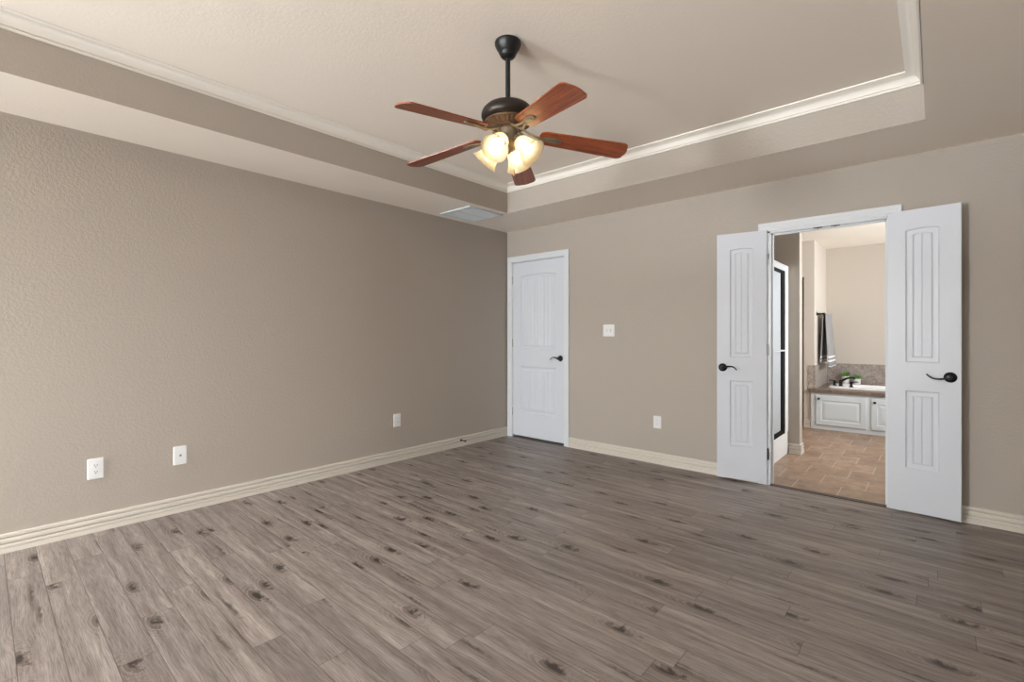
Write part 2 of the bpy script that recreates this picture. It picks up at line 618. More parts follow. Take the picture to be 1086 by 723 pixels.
# casings round an opening: (outward, out from wall)
def casing(mb, x0, x1, zt, wid):
    prof = [(-0.004, 0), (-0.004, 0.010), (0.000, 0.013), (wid * 0.22, 0.0125), (wid * 0.25, 0.0155), (wid * 0.62, 0.0165), (wid * 0.66, 0.0195), (wid - 0.006, 0.021), (wid, 0.018), (wid, 0)]
    rings = []
    for px, pz, sx, sz in ((x0, 0, -1, 0), (x0, zt, -1, 1), (x1, zt, 1, 1), (x1, 0, 1, 0)):
        rings.append([(px + sx * a, -b, pz + sz * a) for a, b in prof])
    mb.loft(rings)


c1 = MB()
casing(c1, D1[0] - 0.005, D1[1] + 0.005, D1[2] + 0.005, 0.062)
c1.box(D1[0] - 0.001, D1[0] + 0.004, 0, 0.12, 0, D1[2]).box(D1[1] - 0.004, D1[1] + 0.001, 0, 0.12, 0, D1[2])
c1.box(D1[0], D1[1], 0, 0.12, D1[2] - 0.004, D1[2] + 0.001)
struct(c1.build('trim_2', M['casing'], smooth=30), 'white casing round the closed panel door', 'door casing')
c2 = MB()
casing(c2, D2[0] - 0.002, D2[1] + 0.002, D2[2] + 0.002, 0.066)
for x0, x1 in ((D2[0], D2[0] + 0.016), (D2[1] - 0.016, D2[1])):
    c2.box(x0, x1, -0.009, 0.124, 0, D2[2])
c2.box(D2[0], D2[1], -0.009, 0.124, D2[2] - 0.014, D2[2])
c2.box(D2[0] + 0.016, D2[0] + 0.026, 0.045, 0.08, 0, D2[2] - 0.014).box(D2[1] - 0.026, D2[1] - 0.016, 0.045, 0.08, 0, D2[2] - 0.014)
c2.box(D2[0] + 0.016, D2[1] - 0.016, 0.045, 0.08, D2[2] - 0.024, D2[2] - 0.014)
t3 = struct(c2.build('trim_3', M['casing'], smooth=30), 'white casing and jamb round the open double doorway', 'door casing')
for cx in (3.185, 3.297):
    k = MB().box(cx - 0.028, cx + 0.028, 0.004, 0.030, D2[2] - 0.0165, D2[2] - 0.0135)
    k.lathe([(0.0, -0.006), (0.006, -0.004), (0.008, 0)], 12, Matrix.Translation((cx, 0.017, D2[2] - 0.0165)))
    k.build('ball_catch', M['bronze'], t3)['label'] = 'dark metal catch in the head jamb'


# ------------------------------------------------------------------ doors
def door_mesh(W, H, panels, grooves, th=0.035, bottom=0.0):
    """face in the local XZ plane at y=0 looking to -y; panels: (x0, x1, z0, z1, rise). grooves: fractions of the field"""
    mb = MB()
    us = {0.0, 1.0}
    for k in range(13):
        us.add(k / 12)
    for gq in grooves:
        for e in (-0.028, 0, 0.028):
            us.add(gq + e)
    us = sorted(us)

    def dep(u):
        return -0.0035 if any(abs(u - q) < 1e-6 for q in grooves) else 0.0

    steps = [(0, 0.0), (0.007, 0.0075), (0.013, 0.0085), (0.030, 0.0070), (0.034, 0.0070), (0.040, 0.0025)]
    for (x0, x1, z0, z1, rise) in panels:
        def arch(u):
            return rise * (1 - (2 * u - 1) ** 2)

        prev = None
        for d, y in steps:
            bot = [(x0 + d + (x1 - x0 - 2 * d) * u, y, z0 + d) for u in us]
            top = [(x0 + d + (x1 - x0 - 2 * d) * u, y, z1 - d + arch(u)) for u in reversed(us)]
            ring = bot + top
            if prev:
                mb.loft([prev, ring], True, False)
            prev = ring
        n = len(us)
        last = prev
        for i in range(n - 1):
            a, b_ = last[i], last[i + 1]
            tb, ta = last[2 * n - 2 - i], last[2 * n - 1 - i]
            q = [list(a), list(b_), list(tb), list(ta)]
            q[0][1] -= dep(us[i]); q[3][1] -= dep(us[i])
            q[1][1] -= dep(us[i + 1]); q[2][1] -= dep(us[i + 1])
            mb.add(q, [(0, 1, 2, 3)])
    xa, xb = panels[0][0], panels[0][1]
    zs = sorted(panels, key=lambda p: p[2])
    Q = lambda x0, x1, z0, z1: mb.add([(x0, 0, z0), (x1, 0, z0), (x1, 0, z1), (x0, 0, z1)], [(0, 1, 2, 3)])
    Q(0, xa, bottom, H)
    Q(xb, W, bottom, H)
    Q(xa, xb, bottom, zs[0][2])
    for i, p in enumerate(zs):
        zt = zs[i + 1][2] if i + 1 < len(zs) else H
        for u0, u1 in zip(us[:-1], us[1:]):
            A = lambda u: p[3] + p[4] * (1 - (2 * u - 1) ** 2)
            X = lambda u: xa + (xb - xa) * u
            mb.add([(X(u0), 0, A(u0)), (X(u1), 0, A(u1)), (X(u1), 0, zt), (X(u0), 0, zt)], [(0, 1, 2, 3)])
    # edges and back
    mb.add([(0, 0, bottom), (W, 0, bottom), (W, 0, H), (0, 0, H), (0, th, bottom), (W, th, bottom), (W, th, H), (0, th, H)],
           [(0, 1, 5, 4), (1, 2, 6, 5), (2, 3, 7, 6), (3, 0, 4, 7), (4, 5, 6, 7)])
    return mb


def lever_handle(door, x, z, sgn, curl, name_label=None):
    """rosette with a wave lever; sgn: lever direction along local x; curl: +1 tip up, -1 tip down"""
    r = MB().lathe([(0.0, 0.0), (0.033, 0.0), (0.0335, 0.004), (0.031, 0.008), (0.024, 0.011), (0.016, 0.0135), (0.0135, 0.018), (0.012, 0.045), (0.013, 0.052), (0.011, 0.058), (0.0, 0.060)],
                   28, Matrix.Rotation(PI / 2, 4, 'X'))
    h = r.build('door_handle', M['bronze'], door, smooth=40, loc=(x, 0.001, z))
    h['label'] = 'dark bronze lever handle'
    pts, rad = [], []
    for k in range(15):
        t = k / 14
        w_ = math.sin(t * PI * 1.05) * -0.012 * curl + (0.016 * curl * max(0, (t - 0.72) / 0.28) ** 1.5)
        pts.append((sgn * (0.004 + 0.108 * t), -0.050 + 0.006 * t, w_))
        rad.append((0.0085 - 0.0035 * t, 0.0075 - 0.0032 * t))
    MB().tube(pts, rad, 10).build('lever', M['lever'], h, smooth=50)
    return h


def hinge(door, x, y, z):
    o = MB().lathe([(0.0, -0.047), (0.005, -0.046), (0.0058, -0.044), (0.0058, 0.044), (0.005, 0.046), (0, 0.047)], 12, Matrix.Translation((x, y, z)))
    o.box(x - 0.004, x + 0.004, y, y + 0.010, z - 0.044, z + 0.044)
    q = o.build('hinge', M['nickel'], door, smooth=40)
    return q


# the closed door
W1 = D1[1] - D1[0] - 0.010
g8 = [k / 9 for k in range(1, 9)]
p = door_mesh(W1, 2.036, [(0.118, 0.636, 0.280, 0.815, 0.0), (0.118, 0.636, 1.020, 1.868, 0.022)], g8)
d1 = p.build('door_1', M['white'], smooth=25, loc=(D1[0] + 0.005, 0.006, 0.024))
struct(d1, 'closed white panel door in the corner of the room', 'door')
lever_handle(d1, 0.783 - D1[0] - 0.005, 0.950 - 0.024, -1, -1)
for z in (1.858, 1.113, 0.302):
    hinge(d1, -0.007, -0.010, z - 0.024)
sp = MB().box(W1 - 0.002, W1 + 0.006, -0.0065, -0.004, 0.915, 0.965).build('strike_plate', M['nickel'], d1)
struct(MB().box(D1[0], D1[1], 0.10, 0.125, 0, D1[2]).build('wall_closet', M['grout']))  # dark sheet behind the closed door, stands in for shade in its gap

# the two open leaves; hinge points and free edges taken from the place itself
LW = 0.372
for nm, hx, hy, fx, fy, lab, flip in (('door_2', 2.845, -0.028, 2.479, -0.098, 'narrow open white door leaf next to the bare wall stretch with the low outlet', True),
                                      ('door_3', 3.608, -0.047, 3.978, -0.092, 'narrow open white door leaf casting a shadow beside the short baseboard', False)):
    # local x runs from the side that is seen at the left, the face looks to -y
    if flip:
        ang = math.atan2(hy - fy, hx - fx)
        org = (fx, fy)
    else:
        ang = math.atan2(fy - hy, fx - hx)
        org = (hx, hy)
    if flip:
        pn = [(LW - 0.271, LW - 0.101, 0.275, 0.812, 0.0), (LW - 0.271, LW - 0.101, 1.005, 1.896, 0.010)]
    else:
        pn = [(0.095, 0.268, 0.290, 0.815, 0.0), (0.095, 0.268, 1.005, 1.896, 0.010)]
    mb = door_mesh(LW, 2.032, pn, [0.03, 0.5])
    d = mb.build(nm, M['white'], smooth=25, loc=(org[0], org[1], 0.017))
    d.rotation_euler = (0, 0, ang)
    struct(d, lab, 'door')
    if flip:
        lever_handle(d, LW - 0.327, 0.933 - 0.014, 1, -1)
        for z, mm in ((1.813, 'nickel'), (1.086, 'nickel'), (0.246, 'bronze')):
            q = hinge(d, LW + 0.008, 0.012, z - 0.014)
            q.data.materials[0] = M[mm]
        MB().box(-0.0015, 0.001, 0.006, 0.029, 0.89, 0.95).build('latch_plate', M['bronze'], d)
    else:
        lever_handle(d, 0.321, 0.931 - 0.014, -1, 1)
        for z in (1.813, 1.086, 0.246):
            hinge(d, 0.006, 0.041, z - 0.014)

# ------------------------------------------------------------------ bathroom shell
YA, YB, YD = 1.265, 2.975, 3.86
XA, XC = 2.832, 2.683
BW = M['bathwall']
struct(MB().box(1.6, XA, YA, YA + 0.13, 0, SOF).build('wall_partition', M['wall']), 'wall stub beside the shower seen through the doorway', 'wall')
wbm = MB().box(1.6, XC, YB, YB + 0.9, 0, SOF) if False else MB()
wbm.box(2.566, XC, YB, YD + 0.12, 0, SOF)                        # pier next to the toilet room opening
wbm.box(1.6, 2.566, YB, YB + 0.10, 1.967, SOF)
wbm.box(1.6, 1.9, YB, YB + 0.10, 0, 1.967)
struct(wbm.build('wall_alcove', BW), 'cream wall pier carrying the towel bar beside the tub', 'wall')
struct(MB().box(XC, RX1 + 0.12, YD, YD + 0.12, 0, SOF).build('wall_bathroom_end', BW), 'cream wall behind the bathtub', 'wall')
wr = MB()
for y0, y1, z0, z1 in ((0.12, 0.9, 0, SOF), (0.9, 2.3, 0, 0.9), (0.9, 2.3, 2.1, SOF), (2.3, 3.05, 0, SOF), (3.05, 3.8, 0, 1.1), (3.05, 3.8, 2.1, SOF), (3.8, 3.98, 0, SOF)):  # the larger opening is an added window for floor light
    wr.box(RX1, RX1 + 0.12, y0, y1, z0, z1)
struct(wr.build('wall_bathroom_side', BW))
struct(MB().box(1.5, 1.6, 0.12, YD + 0.12, 0, SOF).build('wall_bathroom_far', BW))
struct(MB().box(1.6, 2.566, YD, YD + 0.12, 0, SOF).build('wall_toilet_room', M['wall']))
struct(MB().box(1.5, RX1 + 0.12, 0.0, YD + 0.12, SOF, SOF + 0.1).build('ceiling_bathroom', M['ceil']), 'pale flat ceiling of the bathroom', 'ceiling')
bz = MB()
base_run(bz, (2.742, YA), (XA + 0.0165, YA), (0, -1))
base_run(bz, (XA, YA), (XA, YA + 0.13), (1, 0))
struct(bz.build('baseboard_partition', M['cream'], smooth=30), 'cream ridged baseboard on the stub beside the shower', 'baseboard')
bz = MB()
base_run(bz, (2.566, YB), (2.655, YB), (0, -1))
struct(bz.build('baseboard_alcove', M['cream'], smooth=30), 'short cream baseboard beside the tub cabinet', 'baseboard')

# ------------------------------------------------------------------ ceiling fan
FX, FYC = 2.2093, -2.4259
fan = empty('ceiling_fan', (FX, FYC, TOP))
tag(fan, 'five blade wooden ceiling fan with four lit bell shades', 'ceiling fan')
MB().lathe([(0.0, 0.0), (0.066, 0.0), (0.068, -0.005), (0.067, -0.013), (0.062, -0.026), (0.053, -0.042), (0.0465, -0.051), (0.0465, -0.055), (0.043, -0.059), (0.040, -0.068), (0.032, -0.078), (0.017, -0.084), (0.0, -0.085)],
           40).build('canopy', M['black'], fan, smooth=35)
MB().lathe([(0.0125, -0.08), (0.0125, -0.318)], 20).build('downrod', M['black'], fan, smooth=40)
Z = lambda z: z - TOP
mot = MB().lathe([(0.0, Z(2.398)), (0.022, Z(2.398)), (0.026, Z(2.394)), (0.060, Z(2.392)), (0.090, Z(2.386)), (0.113, Z(2.375)), (0.128, Z(2.360)), (0.1365, Z(2.343)), (0.1375, Z(2.330)), (0.134, Z(2.318)), (0.126, Z(2.307)), (0.116, Z(2.301)), (0, Z(2.300))],
                 56).build('motor_housing', M['motor'], fan, smooth=40)
rg = MB()
n = 120
rings = []
for r, z, amp in ((0.112, 2.303, 0), (0.1185, 2.300, 0), (0.118, 2.294, 0), (0.113, 2.291, 0), (0.110, 2.289, 0.004), (0.088, 2.276, 0.004), (0.084, 2.274, 0), (0.077, 2.272, 0), (0.073, 2.266, 0), (0.066, 2.262, 0)):
    rings.append([((r + 0) * math.cos(2 * PI * i / n), r * math.sin(2 * PI * i / n), Z(z) + (amp if (i // 2) % 2 else 0)) for i in range(n)])
rg.loft(rings)
rg.build('vent_ring', M['brown'], mot, smooth=30)
MB().lathe([(0.0, Z(2.272)), (0.062, Z(2.271)), (0.062, Z(2.263)), (0.052, Z(2.258)), (0.050, Z(2.250)), (0.0475, Z(2.205)), (0.046, Z(2.172)), (0.040, Z(2.160)), (0.020, Z(2.152)), (0.012, Z(2.140)), (0, Z(2.136))],
           40).build('switch_housing', M['taupe'], fan, smooth=40)


def blade_mb():
    mb = MB()
    out = []
    r0, r1, w0, w1 = 0.165, 0.640, 0.108, 0.136
    rc = 0.030
    seg = 7

    def corner(cx, cy, a0, rad):
        return [(cx + rad * math.cos(a0 + PI / 2 * k / seg), cy + rad * math.sin(a0 + PI / 2 * k / seg)) for k in range(seg + 1)]
    out += corner(r0 + 0.035, -w0 / 2 + 0.035, PI, 0.035)
    out += corner(r1 - rc - 0.008, -w1 / 2 + rc, -PI / 2, rc)
    # gentle bow across the tip
    for k in range(1, 6):
        t = k / 6
        y = -w1 / 2 + rc + (w1 - 2 * rc) * t
        out.append((r1 - 0.008 + 0.008 * math.sin(PI * t), y))
    out += corner(r1 - rc - 0.008, w1 / 2 - rc, 0, rc)
    out += corner(r0 + 0.035, w0 / 2 - 0.035, PI / 2, 0.035)
    mb.loft([[(x, y, -0.003) for x, y in out], [(x, y, 0.003) for x, y in out]])
    return mb


def bracket_mb():
    mb = MB()
    # flat leaf-shaped plate under the blade
    pts = []
    for k in range(24):
        a = 2 * PI * k / 24
        pts.append((0.225 + 0.062 * math.cos(a), 0.021 * math.sin(a) * (1 + 0.35 * math.cos(a))))
    mb.loft([[(x, y, -0.0035) for x, y in pts], [(x, y, -0.008) for x, y in pts], [(0.225 + (x - 0.225) * 0.8, y * 0.7, -0.0105) for x, y in pts]])
    # curved arms to the motor
    for s in (1, -1):
        arm = [(0.062, s * 0.016, 0.018), (0.085, s * 0.020, 0.010), (0.11, s * 0.022, -0.004), (0.14, s * 0.019, -0.013), (0.17, s * 0.010, -0.0105), (0.20, s * 0.006, -0.0075)]
        mb.tube(arm, [(0.007, 0.005)] * 6, 8)
    for k in (0.195, 0.255):
        mb.lathe([(0, -0.0135), (0.004, -0.0125), (0.005, -0.010)], 10, Matrix.Translation((k, 0, 0)))
    return mb


bl0 = br0 = None
for k in range(5):
    az = math.radians(265.7 - 72 * k)
    if k == 0:
        bl = blade_mb().build('fan_blade', M['wood'], fan, smooth=30)
        br = bracket_mb().build('blade_bracket', M['taupe'], bl, smooth=45)
        bl0, br0 = bl, br
    else:
        bl = bl0.copy()
        COL.objects.link(bl)
        bl.parent = fan
        br = br0.copy()
        COL.objects.link(br)
        br.parent = bl
    mtx = Matrix.Rotation(az, 4, 'Z') @ Matrix.Translation((0, 0, Z(2.251))) @ Matrix.Rotation(math.radians(6.2), 4, 'Y') @ Matrix.Rotation(math.radians(-11), 4, 'X')
    bl.matrix_local = mtx

# light kit: four bell shades
SH = [(0.024, 0.000), (0.030, 0.004), (0.037, 0.014), (0.043, 0.030), (0.047, 0.050), (0.051, 0.070), (0.057, 0.088), (0.066, 0.104), (0.073, 0.114)]
shell = SH + [(r - 0.0025, z - 0.001) for r, z in reversed(SH)]
sh0 = None
for k, az in enumerate((-75, 15, 105, 195)):
    a = math.radians(az)
    axis = Vector((math.cos(a) * 0.72, math.sin(a) * 0.72, -0.69)).normalized()
    pos = Vector((0.060 * math.cos(a), 0.060 * math.sin(a), Z(2.196)))
    mtx = Matrix.Translation(pos) @ axis.to_track_quat('Z', 'Y').to_matrix().to_4x4()
    if k == 0:
        sh = MB().lathe(shell, 36, None, False).build('lamp_shade', M['shade'], fan, smooth=50)
        fit = MB().lathe([(0.0, -0.030), (0.018, -0.030), (0.024, -0.020), (0.027, -0.004), (0.027, 0.008), (0.0, 0.008)], 24).build('shade_holder', M['taupe'], sh, smooth=40)
        bu = MB().lathe([(0.0, 0.008), (0.012, 0.010), (0.013, 0.026), (0.017, 0.038), (0.026, 0.053), (0.0295, 0.068), (0.027, 0.083), (0.017, 0.094), (0.0, 0.098)], 24).build('bulb', M['bulb'], sh, smooth=60)
        parts = (sh, fit, bu)
    else:
        sh = parts[0].copy()
        COL.objects.link(sh)
        sh.parent = fan
        for q in parts[1:]:
            c = q.copy()
            COL.objects.link(c)
            c.parent = sh
    sh.matrix_local = mtx

for ca, cl, zt, zb, wl in ((-24, 0.062, 2.20, 2.037, 0.032), (-150, 0.046, 2.20, 2.13, 0.02)):
    a = math.radians(ca)
    x, y = cl * math.cos(a), cl * math.sin(a)
    pc = MB().tube([(x * 0.7, y * 0.7, Z(zt + 0.004)), (x, y, Z(zt)), (x * 1.15, y * 1.15, Z(zt - 0.006)), (x * 1.2, y * 1.2, Z(zt - 0.02)), (x * 1.2, y * 1.2, Z(zb))], 0.0012, 6).build('pull_chain', M['nickel'], fan)
    MB().lathe([(0, Z(zb)), (0.004, Z(zb - 0.002)), (0.0065, Z(zb - wl * 0.6)), (0.0070, Z(zb - wl)), (0.0, Z(zb - wl - 0.004))], 14, Matrix.Translation((x * 1.2, y * 1.2, 0))).build('pull_knob', M['pendant'], pc, smooth=40)

# ------------------------------------------------------------------ ceiling vent
vt = empty('ceiling_vent', (0.329, -0.900, SOF))
tag(vt, 'square white louvred air vent in the soffit near the room corner', 'air vent')
vw, vd = 0.222, 0.232
fr = MB()
for x0, x1, y0, y1 in ((-vw, vw, -vd, -vd + 0.028), (-vw, vw, vd - 0.028, vd), (-vw, -vw + 0.028, -vd + 0.028, vd - 0.028), (vw - 0.028, vw, -vd + 0.028, vd - 0.028), (-0.006, 0.006, -vd + 0.028, vd - 0.028)):
    fr.box(x0, x1, y0, y1, -0.012, 0.0)
fr.build('frame', M['vent'], vt, bevel=0.003)
lv = MB()
for k in range(24):
    y = -vd + 0.036 + k * (2 * vd - 0.072) / 23
    for x0, x1 in ((-vw + 0.028, -0.006), (0.006, vw - 0.028)):
        lv.add([(x0, y - 0.007, -0.003), (x1, y - 0.007, -0.003), (x1, y + 0.007, -0.010), (x0, y + 0.007, -0.010), (x0, y - 0.007, -0.002), (x1, y - 0.007, -0.002), (x1, y + 0.007, -0.009), (x0, y + 0.007, -0.009)],
               [(0, 1, 2, 3), (7, 6, 5, 4), (0, 4, 5, 1), (1, 5, 6, 2), (2, 6, 7, 3), (3, 7, 4, 0)])
lv.build('louvers', M['vent'], vt)
MB().box(-vw + 0.02, vw - 0.02, -vd + 0.02, vd - 0.02, -0.0015, -0.0003).build('duct_plate', M['ventdark'], vt)


# ------------------------------------------------------------------ wall plates (local: face looks to -y, origin at the plate centre on the wall)
def rounded(wd, hg, r, n=5):
    out = []
    for cx, cz, a0 in ((wd / 2 - r, hg / 2 - r, 0), (-wd / 2 + r, hg / 2 - r, PI / 2), (-wd / 2 + r, -hg / 2 + r, PI), (wd / 2 - r, -hg / 2 + r, 1.5 * PI)):
        out += [(cx + r * math.cos(a0 + PI / 2 * k / n), cz + r * math.sin(a0 + PI / 2 * k / n)) for k in range(n + 1)]
    return out


def plate_mb(wd, hg):
    a, b_ = rounded(wd, hg, 0.006), rounded(wd - 0.010, hg - 0.010, 0.004)
    return MB().loft([[(x, 0, z) for x, z in a], [(x, -0.003, z) for x, z in a], [(x, -0.0065, z) for x, z in b_]])


def screw(parent, x, z):
    MB().lathe([(0.0032, 0.006), (0.0030, 0.0075), (0.0, 0.008)], 10, Matrix.Translation((x, 0, z)) @ Matrix.Rotation(PI / 2, 4, 'X')).build('screw', M['plate'], parent, smooth=40)


def duplex(name, loc, rz, label, wd=0.078, hg=0.127):
    e = empty(name, loc, (0, 0, rz))
    tag(e, label, 'outlet')
    plate_mb(wd, hg).build('cover_plate', M['plate'], e)
    for s in (1, -1):
        pts = []
        for k in range(28):
            a = 2 * PI * k / 28
            pts.append((0.0172 * math.cos(a), max(-0.0135, min(0.0135, 0.0172 * math.sin(a))) + s * 0.0195))
        so = MB().loft([[(x, -0.006, z) for x, z in pts], [(x, -0.0088, z) for x, z in pts]]).build('socket', M['plate'], e)
        sl = MB().box(-0.0078, -0.0052, -0.0093, -0.0080, s * 0.0195 - 0.0010, s * 0.0195 + 0.0085).box(0.0052, 0.0078, -0.0093, -0.0080, s * 0.0195 - 0.001, s * 0.0195 + 0.0075)
        sl.lathe([(0.0028, 0.0080), (0.0028, 0.0093)], 10, Matrix.Translation((0, 0, s * 0.0195 - 0.0075)) @ Matrix.Rotation(PI / 2, 4, 'X'))
        sl.build('slots', M['slot'], so)
    screw(e, 0, 0)
    return e


duplex('duplex_outlet', (0, -3.762, 0.385), PI / 2, 'white double socket outlet low on the bare wall, first from the near end')
ej = empty('cable_jack_plate', (0, -3.325, 0.385), (0, 0, PI / 2))
tag(ej, 'white wall plate with one small dark jack in its middle', 'wall plate')
plate_mb(0.078, 0.127).build('cover_plate', M['plate'], ej)
MB().lathe([(0.0075, 0.006), (0.0075, 0.009), (0.005, 0.0095), (0.005, 0.018), (0.0, 0.0185)], 14, Matrix.Rotation(PI / 2, 4, 'X')).build('jack', M['nickel'], ej, smooth=40)
screw(ej, 0, 0.042)
screw(ej, 0, -0.042)


def decora(name, loc, rz, label, wd, hg, cat='outlet'):
    e = empty(name, loc, (0, 0, rz))
    tag(e, label, cat)
    plate_mb(wd, hg).build('cover_plate', M['plate'], e)
    q = MB().box(-0.0165, 0.0165, -0.0085, -0.006, -0.0335, 0.0335).build('socket_insert', M['plate'], e, bevel=0.0008)
    for s in (1, -1):
        for x in (-0.0065, 0.0065):
            MB().box(x - 0.001, x + 0.001, -0.009, -0.008, s * 0.017 - 0.002, s * 0.017 + 0.006).build('slot', M['slot'], q)
    return e


decora('rectangular_outlet', (0, -1.572, 0.390), PI / 2, 'small white rectangular outlet on the bare wall, closest to the corner door', 0.078, 0.125)
decora('rectangular_outlet', (1.906, 0, 0.389), 0, 'white rectangular outlet under the light switch, beside the open double door', 0.077, 0.117)
es = empty('light_switch', (1.389, 0, 1.252), (0, 0, 0))
tag(es, 'white double toggle light switch between the closed door and the double doors', 'light switch')
plate_mb(0.128, 0.122).build('cover_plate', M['plate'], es)
for x in (-0.023, 0.023):
    MB().box(x - 0.0055, x + 0.0055, -0.0072, -0.006, -0.012, 0.012).build('toggle_slot', M['slot'], es)
    MB().add([(x - 0.005, -0.007, -0.010), (x + 0.005, -0.007, -0.010), (x + 0.005, -0.007, 0.006), (x - 0.005, -0.007, 0.006),
              (x - 0.0042, -0.018, 0.002), (x + 0.0042, -0.018, 0.002), (x + 0.0042, -0.018, 0.010), (x - 0.0042, -0.018, 0.010)],
             [(0, 1, 2, 3), (4, 5, 6, 7), (0, 1, 5, 4), (1, 2, 6, 5), (2, 3, 7, 6), (3, 0, 4, 7)]).build('toggle', M['plate'], es)
    for z in (0.030, -0.030):
        screw(es, x, z)

# door stop screwed to the baseboard
ds = empty('door_stop', (0.014, -0.762, 0.068), (0, 0, 0))
tag(ds, 'small black peg door stop screwed to the baseboard of the bare wall', 'door stop')
RY = Matrix.Rotation(PI / 2, 4, 'Y')
MB().lathe([(0, 0), (0.012, 0), (0.012, 0.004), (0.006, 0.008), (0.0045, 0.012), (0.0045, 0.062)], 16, RY).build('shaft', M['black'], ds, smooth=40)
MB().lathe([(0.0045, 0.060), (0.009, 0.061), (0.010, 0.068), (0.009, 0.074), (0, 0.075)], 16, RY).build('rubber_tip', M['slot'], ds, smooth=40)

# ------------------------------------------------------------------ shower
XS = 2.73
shw = empty('shower_enclosure', (XS, 0.12, 0))
tag(shw, 'shower stall with white curb and black framed frosted glass beyond the doorway', 'shower')
Y0, Y1 = 0.13, YA
base = MB().box(1.605, XS, Y0, Y1 - 0.002, 0, 0.10).box(XS - 0.09, XS, Y0, Y1 - 0.002, 0.10, 0.225)
o = base.build('shower_base', M['acrylic'], None, bevel=0.006)
o.parent = shw
o.matrix_parent_inverse = Matrix.Translation(shw.location).inverted()


def sh_part(mb, name, material, smooth=None, bevel=0):
    q = mb.build(name, material, None, smooth, bevel)
    q.parent = shw
    q.matrix_parent_inverse = Matrix.Translation(shw.location).inverted()
    return q


sh_part(MB().box(XS - 0.045, XS + 0.004, Y0, 1.125, 1.845, 1.90).box(XS - 0.045, XS + 0.010, Y0, 1.125, 1.888, 1.902), 'header_rail', M['rail'], bevel=0.003)
sh_part(MB().box(XS - 0.05, XS + 0.006, 1.126, Y1 - 0.002, 0.225, 1.905), 'wall_jamb', M['acrylic'], bevel=0.003)
f = MB().box(XS - 0.035, XS, 1.005, 1.163, 0.235, 1.845) if False else MB()
f.box(XS - 0.03, XS + 0.002, 1.01, 1.125, 0.226, 1.844)
f.box(XS - 0.03, XS + 0.002, Y0, 1.01, 0.226, 0.268)
f.box(XS - 0.03, XS + 0.002, Y0, 1.01, 1.815, 1.844)
f.box(XS - 0.03, XS + 0.002, Y0, 0.17, 0.268, 1.815)
sh_part(f, 'door_frame', M['matte_black'])
sh_part(MB().box(XS - 0.018, XS - 0.012, 0.17, 1.01, 0.268, 1.815), 'glass_panel', M['frost'])
hb = MB().tube([(XS + 0.045, 0.32, 1.057), (XS + 0.045, 0.98, 1.057)], 0.006, 12)
for y in (0.34, 0.96):
    hb.tube([(XS - 0.012, y, 1.057), (XS + 0.045, y, 1.057)], 0.007, 10)
sh_part(hb, 'handle_bar', M['casing'], 40)
q = MB().box(1.605, 1.63, Y0, Y1 - 0.002, 0.1, 1.95).box(1.63, XS - 0.09, Y1 - 0.027, Y1 - 0.002, 0.1, 1.95)
sh_part(q, 'surround_panel', M['acrylic'])

# ------------------------------------------------------------------ tub cabinet, deck, tub
YC = 2.945
cab = empty('tub_cabinet', (3.5, YC, 0))
tag(cab, 'pale grey panelled cabinet front under the tub deck', 'cabinet')


def at(mb, name, material, parent, smooth=None, bevel=0, root=None):
    """mesh written in world coordinates, parented to parent (whose root may be given)"""
    o = mb.build(name, material, None, smooth, bevel)
    off = Vector((0, 0, 0))
    p = parent
    while p:
        off += p.location
        p = p.parent
    o.data.transform(Matrix.Translation(-off))
    o.parent = parent
    return o


at(MB().box(2.652, RX1, YC, YC + 0.02, 0, 0.468).box(2.652, 2.672, YC + 0.02, YB - 0.001, 0, 0.468), 'body', M['cabinet'], cab, bevel=0.002)
for x0, x1, kx in ((2.705, 3.232, 2.742), (3.276, 3.803, 3.314), (3.847, 4.374, 4.337)):
    z0, z1 = 0.058, 0.433
    mb = MB()
    R4 = lambda d, y: [(x0 + d, y, z0 + d), (x1 - d, y, z0 + d), (x1 - d, y, z1 - d), (x0 + d, y, z1 - d)]
    mb.loft([R4(0, YC), R4(0, YC - 0.014), R4(0.006, YC - 0.019), R4(0.058, YC - 0.019), R4(0.064, YC - 0.009), R4(0.072, YC - 0.009), R4(0.098, YC - 0.016), R4(0.102, YC - 0.016)])
    dr = at(mb, 'door', M['cabinet'], cab)
    at(MB().lathe([(0.006, 0), (0.006, 0.010), (0.014, 0.016), (0.015, 0.022), (0.009, 0.028), (0, 0.029)], 16, Matrix.Translation((kx, YC - 0.019, 0.394)) @ Matrix.Rotation(PI / 2, 4, 'X')), 'knob', M['black'], dr, 40)

# deck slab: front edge strip and top round the tub cut-out
TX0, TX1, TY0, TY1 = 2.80, 4.30, 3.17, 3.70
dk = MB()
dk.box(2.625, RX1, YC - 0.03, YB - 0.001, 0.469, 0.512)
dk.box(XC + 0.001, RX1, YB - 0.001, TY0 + 0.03, 0.469, 0.512)
dk.box(XC + 0.001, TX0 + 0.03, TY0 + 0.03, TY1 - 0.03, 0.469, 0.512)
dk.box(TX1 - 0.03, RX1, TY0 + 0.03, TY1 - 0.03, 0.469, 0.512)
dk.box(XC + 0.001, RX1, TY1 - 0.03, YD, 0.469, 0.512)
tag(dk.build('tub_deck', M['deckedge'], bevel=0.002), 'brown stone tiled deck slab surrounding the bathtub', 'tub deck')
spl = MB()
spl.box(2.620, XC + 0.012, YB - 0.012, YB, 0.513, 0.815)
spl.box(XC, XC + 0.012, YB, YD - 0.0, 0.513, 0.810)
spl.box(XC + 0.012, RX1, YD - 0.012, YD, 0.513, 0.806)
struct(spl.build('trim_5', M['splash']), 'grey stone tile splashback behind the tub', 'splashback')


